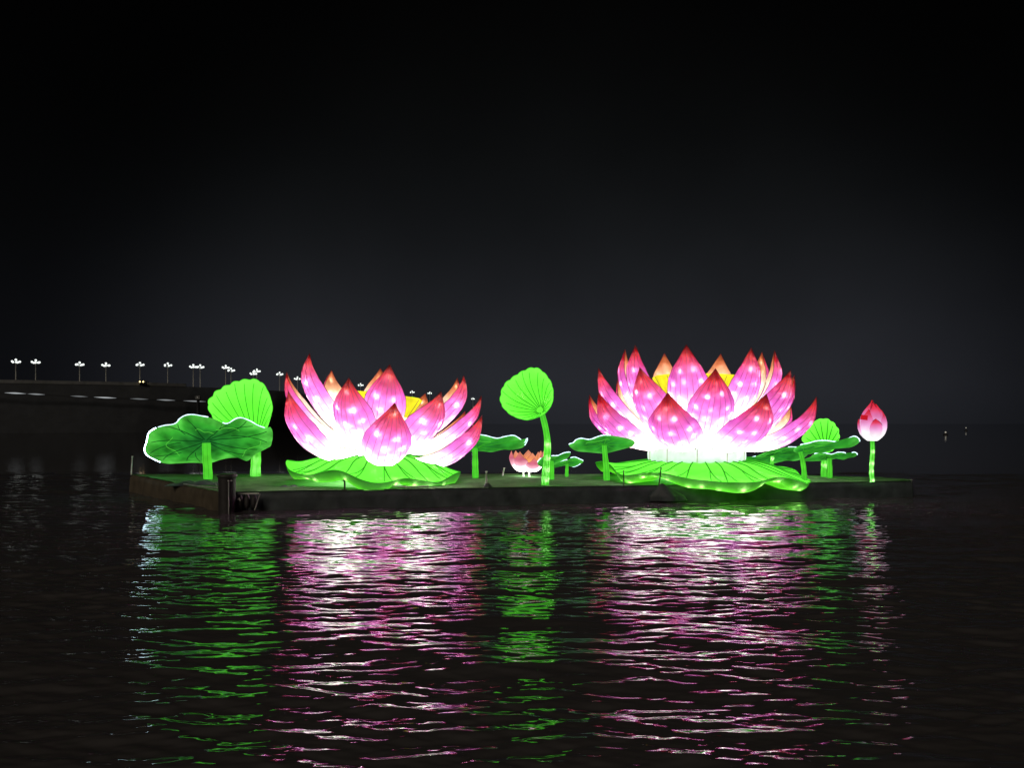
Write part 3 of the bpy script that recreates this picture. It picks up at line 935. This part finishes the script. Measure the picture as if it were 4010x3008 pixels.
def shell_leaf(root, pivot_px, outline_px, Y, tilt, bowl, mats, thick=.10, curl=0., vstart=.03, scallop=0., waves=0., nwaves=5, veins=12, vein_mat='vein', vein_r=.018, bulbs=0, seed=1, forks=False, ridge=0., arc=None, n=120):
    """a leaf drawn from its stem joint to its rim: outline in the picture, depth from the leaf's own tilt, bowl and folds"""
    rr = random.Random(seed)
    org = np.array(root.location)
    pv = np.array(at(*pivot_px, Y))
    ol = catmull(outline_px, n, closed=True)
    K = Y / F
    off = np.stack([(ol[:, 0] - pivot_px[0]) * K, np.zeros(n), -(ol[:, 1] - pivot_px[1]) * K], 1)
    R = np.linalg.norm(off, axis=1); Rm = R.mean()
    ang = np.unwrap(np.arctan2(off[:, 2], off[:, 0]))

    def S(rho, j, extra=0.):
        jf = j % n
        j0 = int(jf) % n; j1 = (j0 + 1) % n; f = jf - int(jf)
        o = off[j0] * (1 - f) + off[j1] * f
        a = ang[j0]
        rho = rho * (1 + scallop * (abs(math.sin(jf / n * math.pi * max(veins, 1))) - .6) * rho)
        y = -tilt * o[2] * rho + bowl * Rm * (rho ** 2 - rho ** 1 * .0) + waves * rho ** 2 * math.sin(a * nwaves + seed) \
            + ridge * rho * math.cos(jf / n * 2 * math.pi * max(veins, 1))
        # lens towards the camera between joint and rim
        x = o[0] * rho; z = o[2] * rho + .35 * waves * rho * (1 - rho) * math.sin(a * nwaves * 2)
        return np.array((x, y + extra, z)) + pv - org

    rings = np.linspace(0.001, 1, 16)
    UV = np.array([[(j / n, v) for j in range(n)] for v in rings])
    b = MB()
    b.grid(np.array([[S(v, j, -thick * (1 - v ** 4) * min(1, v * 4)) for j in range(n)] for v in rings]), UV, 0, wrap=True)
    b.grid(np.array([[S(v, j, thick * (1 - v ** 4) * min(1, v * 4)) for j in range(n)] for v in rings]), UV, 1 if len(mats) > 1 else 0, wrap=True, flip=True)
    o = b.build('blade', [M[k] for k in mats], root)
    for k in range(veins):
        j = (k + .5) * n / veins + rr.uniform(-.15, .15) * n / veins
        aa = math.degrees(math.atan2(off[int(j) % n][2], off[int(j) % n][0])) % 360
        if arc and not (arc[0] <= aa <= arc[1]): continue
        bend = rr.uniform(-.06, .06) * n / veins
        end = rr.uniform(.86, .99)
        vs = np.linspace(vstart, end, 16)
        b = MB(); b.tube([S(v, j + bend * math.sin(v * 3) + curl * n * 4 * v * (1 - v), -thick * (1 - v ** 4) * min(1, v * 4) - vein_r * .3) for v in vs], np.linspace(vein_r * 1.15, vein_r * .7, 16), 5, caps=False)
        vo = b.build('vein', M[vein_mat], o)
        if forks and rr.random() < .7:
            sg = rr.choice((-1, 1)); v0 = rr.uniform(.4, .6)
            vs = np.linspace(v0, .93, 10)
            b = MB(); b.tube([S(v, j + bend * math.sin(v * 3) + sg * (v - v0) * n / veins * .9, -thick * (1 - v ** 4) - vein_r * .3) for v in vs], vein_r * .7, 5, caps=False)
            b.build('vein', M[vein_mat], o)
    for _ in range(bulbs):
        j = rr.uniform(0, n); v = rr.uniform(.35, .8)
        add_bulb(o, S(v, j, -thick * (1 - v ** 4) * .15), .016, 'bulb_green')
    return o, S


def led(blade, S, ranges, n=120, r=.022, mat='led'):
    for a, b_ in ranges:
        b = MB()
        js = np.arange(a, b_ + .01, 1.0)
        rad = r * (1 + .35 * np.sin(js * 1.7) * np.sin(js * .61))
        b.tube([S(1.0, j, -.012) + np.array((0, 0, .012)) for j in js], rad, 6)
        b.build('light_strip', M[mat], blade)


def j_of(outline_px, pts, n=120):
    """index along the rim nearest to given picture points"""
    ol = catmull(outline_px, n, closed=True)
    return [int(np.argmin(((ol - np.array(p)) ** 2).sum(1))) for p in pts]


# --- big leaf at the far left, its underside towards the camera
Yb = 29.2
BIG = [(540, 1776), (574, 1731), (599, 1689), (654, 1670), (697, 1662), (733, 1641), (795, 1626), (842, 1635), (889, 1657), (914, 1659), (961, 1639), (1004, 1650), (1055, 1677), (1074, 1673),
       (1075, 1698), (1059, 1742), (1023, 1760), (983, 1778), (925, 1811), (896, 1798), (842, 1803), (758, 1823), (697, 1818), (614, 1823), (570, 1805)]
root = empty('lotus_leaf', (at(815, 1885, Yb).x, Yb, DECK), 'huge dark green lotus leaf with folded rim at the left end of the pontoon', 'lotus leaf lantern')
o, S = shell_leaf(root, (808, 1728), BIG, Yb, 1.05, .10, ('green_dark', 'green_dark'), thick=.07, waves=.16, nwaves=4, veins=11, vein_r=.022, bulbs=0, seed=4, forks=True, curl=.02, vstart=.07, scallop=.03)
js = j_of(BIG, [(540, 1776), (842, 1635), (889, 1657), (1055, 1677)])
led(o, S, [(js[0] + 14, js[1]), (js[2], js[3])], r=.018)
led(o, S, [(js[0] - 6, js[0] + 13)], r=.020, mat='led_strong')
js2 = j_of(BIG, [(614, 1823), (925, 1811), (1059, 1742)])
# inner wire, lit
for (a, b_), f in (((js[1] - 8, js[1] + 6), .42), ((js[2], js[3] - 2), .62), ((js[0] - 8, js[0] + 9), .60), ((js2[1] - 2, js2[2] - 2), .80), ((js2[1] + 6, js2[0] - 2), .93)):
    lo, hi = min(a, b_), max(a, b_)
    if hi - lo < 3: continue
    b = MB(); b.tube([S(f + .04 * math.sin(j * .5), j, -.075 * (1 - f ** 4) - .012) for j in np.arange(lo, hi + .1)], .011, 5); b.build('seam', M['seam_light'], o)
stem(root, [(808, 1735), (810, 1790), (813, 1830), (815, 1885)], Yb, .155, .17, bulbs=())

# --- upright half-closed leaf behind it
Yf = 30.8
FAN_L = [(842, 1586), (856, 1560), (874, 1539), (914, 1516), (965, 1496), (1022, 1491), (1055, 1506), (1077, 1543), (1089, 1594), (1080, 1633), (1059, 1670), (1035, 1710), (1008, 1742), (985, 1735), (935, 1700), (885, 1665), (856, 1630)]
root = empty('lotus_leaf', (at(1000, 1880, Yf).x, Yf, DECK), 'bright green upright fan-shaped leaf behind the huge dark leaf', 'lotus leaf lantern')
o, S = shell_leaf(root, (1003, 1738), FAN_L, Yf, .12, -.34, ('green_bright', 'green_bright'), thick=.22, veins=19, vein_mat='vein_soft', vein_r=.02, seed=6, ridge=.02, bulbs=0, curl=-.02, vstart=.18, scallop=.022)
b = MB(); b.tube([S(1, j) for j in range(121)], .014, 5, caps=False); b.build('rim_wire', M['green_stem'], o)
stem(root, [(1004, 1738), (1003, 1790), (1001, 1830), (1000, 1878)], Yf, .18, .21, bulbs=(.45, .72, .97))

# --- tall fan leaf in the middle
Ym = deck_y(1900)
FAN_M = [(2140, 1613), (2159, 1582), (2164, 1542), (2155, 1501), (2130, 1466), (2100, 1446), (2066, 1449), (2019, 1474), (1975, 1511), (1960, 1559), (1967, 1590), (1992, 1619), (2026, 1637), (2066, 1645), (2107, 1634), (2124, 1626)]
root = empty('lotus_leaf', (at(2134, 1900, Ym).x, Ym, DECK), 'tall bright green fan-shaped leaf between the two big lotuses', 'lotus leaf lantern')
o, S = shell_leaf(root, (2121, 1615), FAN_M, Ym, .10, -.36, ('green_bright', 'green_bright'), thick=.18, veins=18, vein_mat='vein_soft', vein_r=.016, seed=8, ridge=.018, bulbs=2, curl=.03, vstart=.13, scallop=.022)
b = MB(); b.tube([S(1, j) for j in range(121)], .013, 5, caps=False); b.build('rim_wire', M['green_stem'], o)
stem(root, [(2122, 1618), (2137, 1680), (2144, 1740), (2140, 1820), (2134, 1903)], Ym, .095, .145, bulbs=(.44, .62, .78, .92))

# --- small fan leaf at the right, half hidden
Yr = deck_y(1866)
FAN_R = [(3128, 1721), (3146, 1690), (3170, 1653), (3206, 1640), (3235, 1646), (3261, 1669), (3273, 1695), (3273, 1722), (3262, 1752), (3235, 1772), (3200, 1768), (3155, 1745)]
root = empty('lotus_leaf', (at(3227, 1868, Yr).x, Yr, DECK), 'small bright green fan-shaped leaf behind the flat leaves at the right', 'lotus leaf lantern')
o, S = shell_leaf(root, (3228, 1768), FAN_R, Yr, .10, -.30, ('green_bright', 'green_bright'), thick=.14, veins=14, vein_mat='vein_soft', vein_r=.024, seed=9, ridge=.02, vstart=.2, scallop=.03)
stem(root, [(3228, 1765), (3228, 1800), (3226, 1835), (3226, 1869)], Yr, .10, .12, bulbs=(.55,))


def flat_leaf(label, pivot, outline, stem_pts, led_pts, seed, tilt=.9, r0=.09, r1=.10, bulbs=(), knobby=0., Y=None, veins=9, extra_y=0.):
    Y = (Y or deck_y(stem_pts[-1][1])) + extra_y
    bx = at(stem_pts[-1][0], stem_pts[-1][1], Y)
    root = empty('lotus_leaf', (bx.x, Y, DECK), label, 'lotus leaf lantern')
    o, S = shell_leaf(root, pivot, outline, Y, tilt, .05, ('green_dark', 'green_dark'), thick=.045, waves=.08, nwaves=4, veins=veins, vein_mat='vein_soft', vein_r=.012, seed=seed)
    rs = []
    for a, b_ in led_pts:
        ja, jb = j_of(outline, [a, b_])
        if jb < ja: jb += 120
        if jb - ja > 60: ja, jb = jb, ja + 120
        rs.append((ja, jb))
    led(o, S, rs, r=.018)
    b = MB(); b.tube([S(.55 + .05 * math.sin(j * .4), j, -.06) for j in range(4, 40)], .010, 5); b.build('seam', M['seam_light'], o)
    stem(root, stem_pts, Y, r0, r1, bulbs=bulbs, knobby=knobby)
    return root


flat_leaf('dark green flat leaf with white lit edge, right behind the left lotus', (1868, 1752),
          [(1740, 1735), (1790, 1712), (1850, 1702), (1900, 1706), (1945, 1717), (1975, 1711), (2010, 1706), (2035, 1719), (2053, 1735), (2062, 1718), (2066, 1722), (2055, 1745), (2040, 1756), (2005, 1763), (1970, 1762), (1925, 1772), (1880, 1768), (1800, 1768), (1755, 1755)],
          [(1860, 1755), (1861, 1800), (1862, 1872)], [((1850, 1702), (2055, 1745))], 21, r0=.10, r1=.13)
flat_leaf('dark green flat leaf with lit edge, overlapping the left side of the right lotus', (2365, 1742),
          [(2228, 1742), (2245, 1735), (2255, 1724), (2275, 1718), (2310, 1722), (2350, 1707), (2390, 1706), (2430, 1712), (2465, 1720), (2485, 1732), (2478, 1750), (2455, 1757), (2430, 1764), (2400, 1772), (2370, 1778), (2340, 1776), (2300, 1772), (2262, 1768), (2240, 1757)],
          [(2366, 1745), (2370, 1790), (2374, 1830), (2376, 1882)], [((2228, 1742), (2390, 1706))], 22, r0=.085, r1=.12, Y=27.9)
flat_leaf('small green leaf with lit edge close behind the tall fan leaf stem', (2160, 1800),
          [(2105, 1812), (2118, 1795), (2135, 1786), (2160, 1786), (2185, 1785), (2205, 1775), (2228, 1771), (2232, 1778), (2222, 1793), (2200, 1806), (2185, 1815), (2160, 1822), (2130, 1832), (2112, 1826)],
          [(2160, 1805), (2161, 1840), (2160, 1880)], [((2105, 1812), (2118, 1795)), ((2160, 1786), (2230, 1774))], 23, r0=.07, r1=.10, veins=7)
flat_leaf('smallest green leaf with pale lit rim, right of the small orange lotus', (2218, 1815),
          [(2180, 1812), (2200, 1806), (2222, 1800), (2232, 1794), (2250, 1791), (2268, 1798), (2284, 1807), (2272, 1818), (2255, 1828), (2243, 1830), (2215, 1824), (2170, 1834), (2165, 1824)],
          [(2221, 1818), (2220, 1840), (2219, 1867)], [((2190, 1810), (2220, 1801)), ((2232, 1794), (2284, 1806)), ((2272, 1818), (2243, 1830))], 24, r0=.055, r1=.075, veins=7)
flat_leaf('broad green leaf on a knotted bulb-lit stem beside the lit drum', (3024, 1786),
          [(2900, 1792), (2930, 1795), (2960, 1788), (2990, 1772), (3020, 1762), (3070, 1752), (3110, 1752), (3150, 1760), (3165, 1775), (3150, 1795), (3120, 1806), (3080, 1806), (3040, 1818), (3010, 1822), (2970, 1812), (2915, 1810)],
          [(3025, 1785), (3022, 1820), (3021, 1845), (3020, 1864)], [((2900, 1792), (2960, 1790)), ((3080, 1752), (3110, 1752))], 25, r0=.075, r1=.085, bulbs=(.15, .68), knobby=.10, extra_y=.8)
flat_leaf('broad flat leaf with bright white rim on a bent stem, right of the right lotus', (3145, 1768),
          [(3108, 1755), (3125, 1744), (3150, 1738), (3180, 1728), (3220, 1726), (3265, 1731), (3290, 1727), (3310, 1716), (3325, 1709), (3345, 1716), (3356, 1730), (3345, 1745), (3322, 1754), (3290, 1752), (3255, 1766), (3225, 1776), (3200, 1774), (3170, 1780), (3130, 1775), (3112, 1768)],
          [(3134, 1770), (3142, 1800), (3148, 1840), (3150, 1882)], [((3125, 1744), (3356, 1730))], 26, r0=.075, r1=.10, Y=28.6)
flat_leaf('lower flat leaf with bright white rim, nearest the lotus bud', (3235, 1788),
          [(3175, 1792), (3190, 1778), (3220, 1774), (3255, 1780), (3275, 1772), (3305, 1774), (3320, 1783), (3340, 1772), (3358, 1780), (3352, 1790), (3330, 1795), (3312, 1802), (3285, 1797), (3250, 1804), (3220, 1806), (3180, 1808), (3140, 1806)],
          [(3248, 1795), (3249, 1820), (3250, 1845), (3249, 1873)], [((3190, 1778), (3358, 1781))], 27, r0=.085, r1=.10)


# ------------------------------------------------------------------ small orange and pink lotus at the back
Ys = deck_y(1867)
sc = Ys / F
sb = at(2066, 1846, Ys)
small = empty('small_lotus', (sb.x, Ys, sb.z), 'small half-open lotus with orange inner petals behind the tall green leaf', 'lotus lantern')
for az, tz in ((-84, 1.0), (-32, .93), (24, .66), (74, .98), (122, 1.0), (176, 1.02), (-132, 1.0)):
    petal(small, [(.12, .03), (.38, .05), (.60, .26), (.70, .52), (.68, .72), (.65, .84)], az, .36, cup=.45, th=.05, mats=('small_out', 'small_in'), ribs=0, tipz=tz, nS=16, nT=9, rib_r=.004, rr=random)
for az, tz in ((-62, .95), (26, .95), (105, 1.0), (175, 1.0), (-135, 1.0)):
    petal(small, [(.10, .06), (.26, .12), (.42, .34), (.48, .54), (.47, .70), (.44, .80)], az, .27, cup=.5, th=.04, mats=('small_in', 'small_in'), ribs=0, nS=16, nT=9, rib_r=.004, tipz=tz, rr=random)
b = MB(); b.lathe([(.05, 0), (.3, .02), (.34, .2), (.2, .42), (.001, .46)], 20); b.build('core', M['core'], small)
for dx in (-.17, .06):
    b = MB(); b.tube([(dx, 0, .03), (dx, 0, -.12), (dx + .01, 0, DECK - sb.z - .02)], [.05, .035, .05], 8); b.build('leg', M['steel'], small)

# ------------------------------------------------------------------ bud at the right
Yu = deck_y(1887)
K = Yu / F
bb = at(3417, 1887, Yu)
bud = empty('lotus_bud', (bb.x, Yu, DECK), 'closed pink lotus bud with red patch on a thin stem at the right end', 'lotus bud lantern')
z0 = CAM_H - (1727 - HORIZON) * K - DECK
Hb = 1.46


def egg(v):
    return np.interp(v, [0, .06, .16, .3, .45, .6, .75, .88, .96, 1], [.12, .24, .36, .425, .43, .39, .29, .155, .06, .015])


b = MB(); b.lathe([(float(egg(v)) * .93, z0 + v * Hb * .93) for v in np.linspace(0, 1, 20)], 32); b.build('heart', M['bud'], bud)


def bud_petal(az, halfdeg, top, swell, lean=0.):
    n1, n2 = 18, 13
    P1 = np.zeros((n1, n2, 3)); P2 = np.zeros((n1, n2, 3)); UV = np.zeros((n1, n2, 2))
    for i in range(n1):
        s = i / (n1 - 1)
        w = np.interp(s, [0, .2, .45, .65, .8, .92, 1], [.55, .85, 1.0, .85, .58, .25, 0.0]) * math.radians(halfdeg)
        v = s * top
        for j in range(n2):
            t = j / (n2 - 1) * 2 - 1
            a = math.radians(az - 25) + w * t + lean * s * s
            r = float(egg(v)) * swell + .012 + .03 * (1 - abs(t)) - .03 * abs(t) ** 3
            z = z0 + v * Hb + .02 * math.sin(s * 3)
            P1[i, j] = (r * math.sin(a), -r * math.cos(a), z)
            P2[i, j] = ((r - .03) * math.sin(a), -(r - .03) * math.cos(a), z)
            UV[i, j] = (t * .5 + .5, s)
    b = MB(); b.grid(P1, UV, 0); b.grid(P2, UV, 0, flip=True)
    o = b.build('petal', M['bud'], bud)
    for sg in (0, -1):
        b = MB(); b.tube([p + np.array((p[0], p[1], 0)) * .01 for p in P1[2:, sg]], .010, 4, caps=False); b.build('edge_wire', M['rib'], o)
    return o


bud_petal(-150, 60, 1.0, .98); bud_petal(150, 60, .97, .98)
bud_petal(-70, 60, 1.03, .99, .5); bud_petal(62, 62, .93, 1.0)
bud_petal(20, 60, .98, 1.0, -.1)
pb = bud_petal(-28, 52, .80, 1.06)
bud_petal(70, 44, .78, 1.07)
bud_petal(-88, 34, .55, 1.09)
bud_petal(14, 37, .56, 1.12)
b = MB()
aa = np.radians(np.linspace(-58, -20, 5) - 25); vv = np.linspace(.53, .65, 4)
b.grid(np.array([[((float(egg(v)) * 1.06 + .058) * math.sin(a), -(float(egg(v)) * 1.06 + .058) * math.cos(a), z0 + v * Hb - .06 * (a + 1.0)) for a in aa] for v in vv]))
b.build('patch', M['red_patch'], bud)
stem(bud, [(3416, 1724), (3417, 1770), (3414, 1815), (3413, 1850), (3416, 1888)], Yu, .072, .082, bulbs=(.28, .55, .74, .97), knobby=.10)

# ------------------------------------------------------------------ odds and ends on the deck
p = at(2893, 1800, 29.2)
op = empty('orange_post', (p.x, 29.2, DECK), 'short orange post against the right side of the lit drum', 'post')
b = MB(); b.tube([(0, 0, 0), (0, 0, .5), (0, 0, 1.0)], .05, 10); b.build('rod', M['orange'], op)
b = MB(); b.lathe([(.001, 0), (.12, 0), (.12, .03), (.05, .05)], 12); b.build('foot', M['steel_dark'], op)


def cable(label, pts_px, mat, r=.02, zoff=.03):
    P = []
    for px, py in pts_px:
        Yp = deck_y(py); P.append(((px - 2005) * Yp / F, Yp, DECK + zoff + random.uniform(0, .03)))
    c = catmull(P, 50)
    o0 = c[0].copy()
    b = MB(); b.tube(c - o0, r, 6)
    o = b.build('cable', M[mat], loc=o0)
    return tag(o, label, 'cable', 'cables on the deck')


cable('pale cable looped on the deck under the huge dark leaf', [(735, 1897), (765, 1893), (790, 1898), (815, 1891), (842, 1899), (848, 1906)], 'cable', .018)
cable('pale cable running along the deck edge left of the mooring pile', [(720, 1902), (760, 1908), (800, 1912), (850, 1916)], 'cable', .02)
cable('long green-lit cable below the left lotus leaf', [(1225, 1878), (1290, 1884), (1360, 1893), (1440, 1904), (1520, 1912), (1590, 1914)], 'cable', .02, .05)
cable('second cable crossing below the left lotus leaf, nearer the flower', [(1240, 1872), (1320, 1880), (1390, 1888), (1450, 1893), (1500, 1900)], 'cable', .016, .05)
cable('short pale cable coiled below the right half of the left lotus leaf', [(1510, 1908), (1545, 1902), (1585, 1900), (1602, 1906), (1570, 1912), (1530, 1913), (1600, 1915), (1680, 1912)], 'steel', .022, .05)
q = at(780, 1900, deck_y(1898))
hp = empty('tarpaulin_heap', (q.x, q.y, DECK), 'dark crumpled tarpaulin at the foot of the huge leaf stem', 'tarpaulin')
b = MB()
G = np.zeros((16, 26, 3))
for i in range(16):
    for j in range(26):
        u, v = j / 25 * 2 - 1, i / 15 * 2 - 1
        f = max(0, 1 - u * u) * max(0, 1 - v * v)
        G[i, j] = (u * 1.05, v * .45, -.02 + f ** .6 * (.13 + .10 * lump(u * 5, v * 5, 17) + .05 * math.sin(u * 11)))
b.grid(G); b.build('sheet', M['tarp'], hp)
q = at(1140, 1905, deck_y(1912))
hp = empty('tarpaulin_heap', (q.x, q.y, DECK), 'dark folded tarpaulin scrap on the deck left of the hooked peg', 'tarpaulin')
b = MB(); b.grid(G * np.array((.55, .5, .7))); b.build('sheet', M['tarp'], hp)
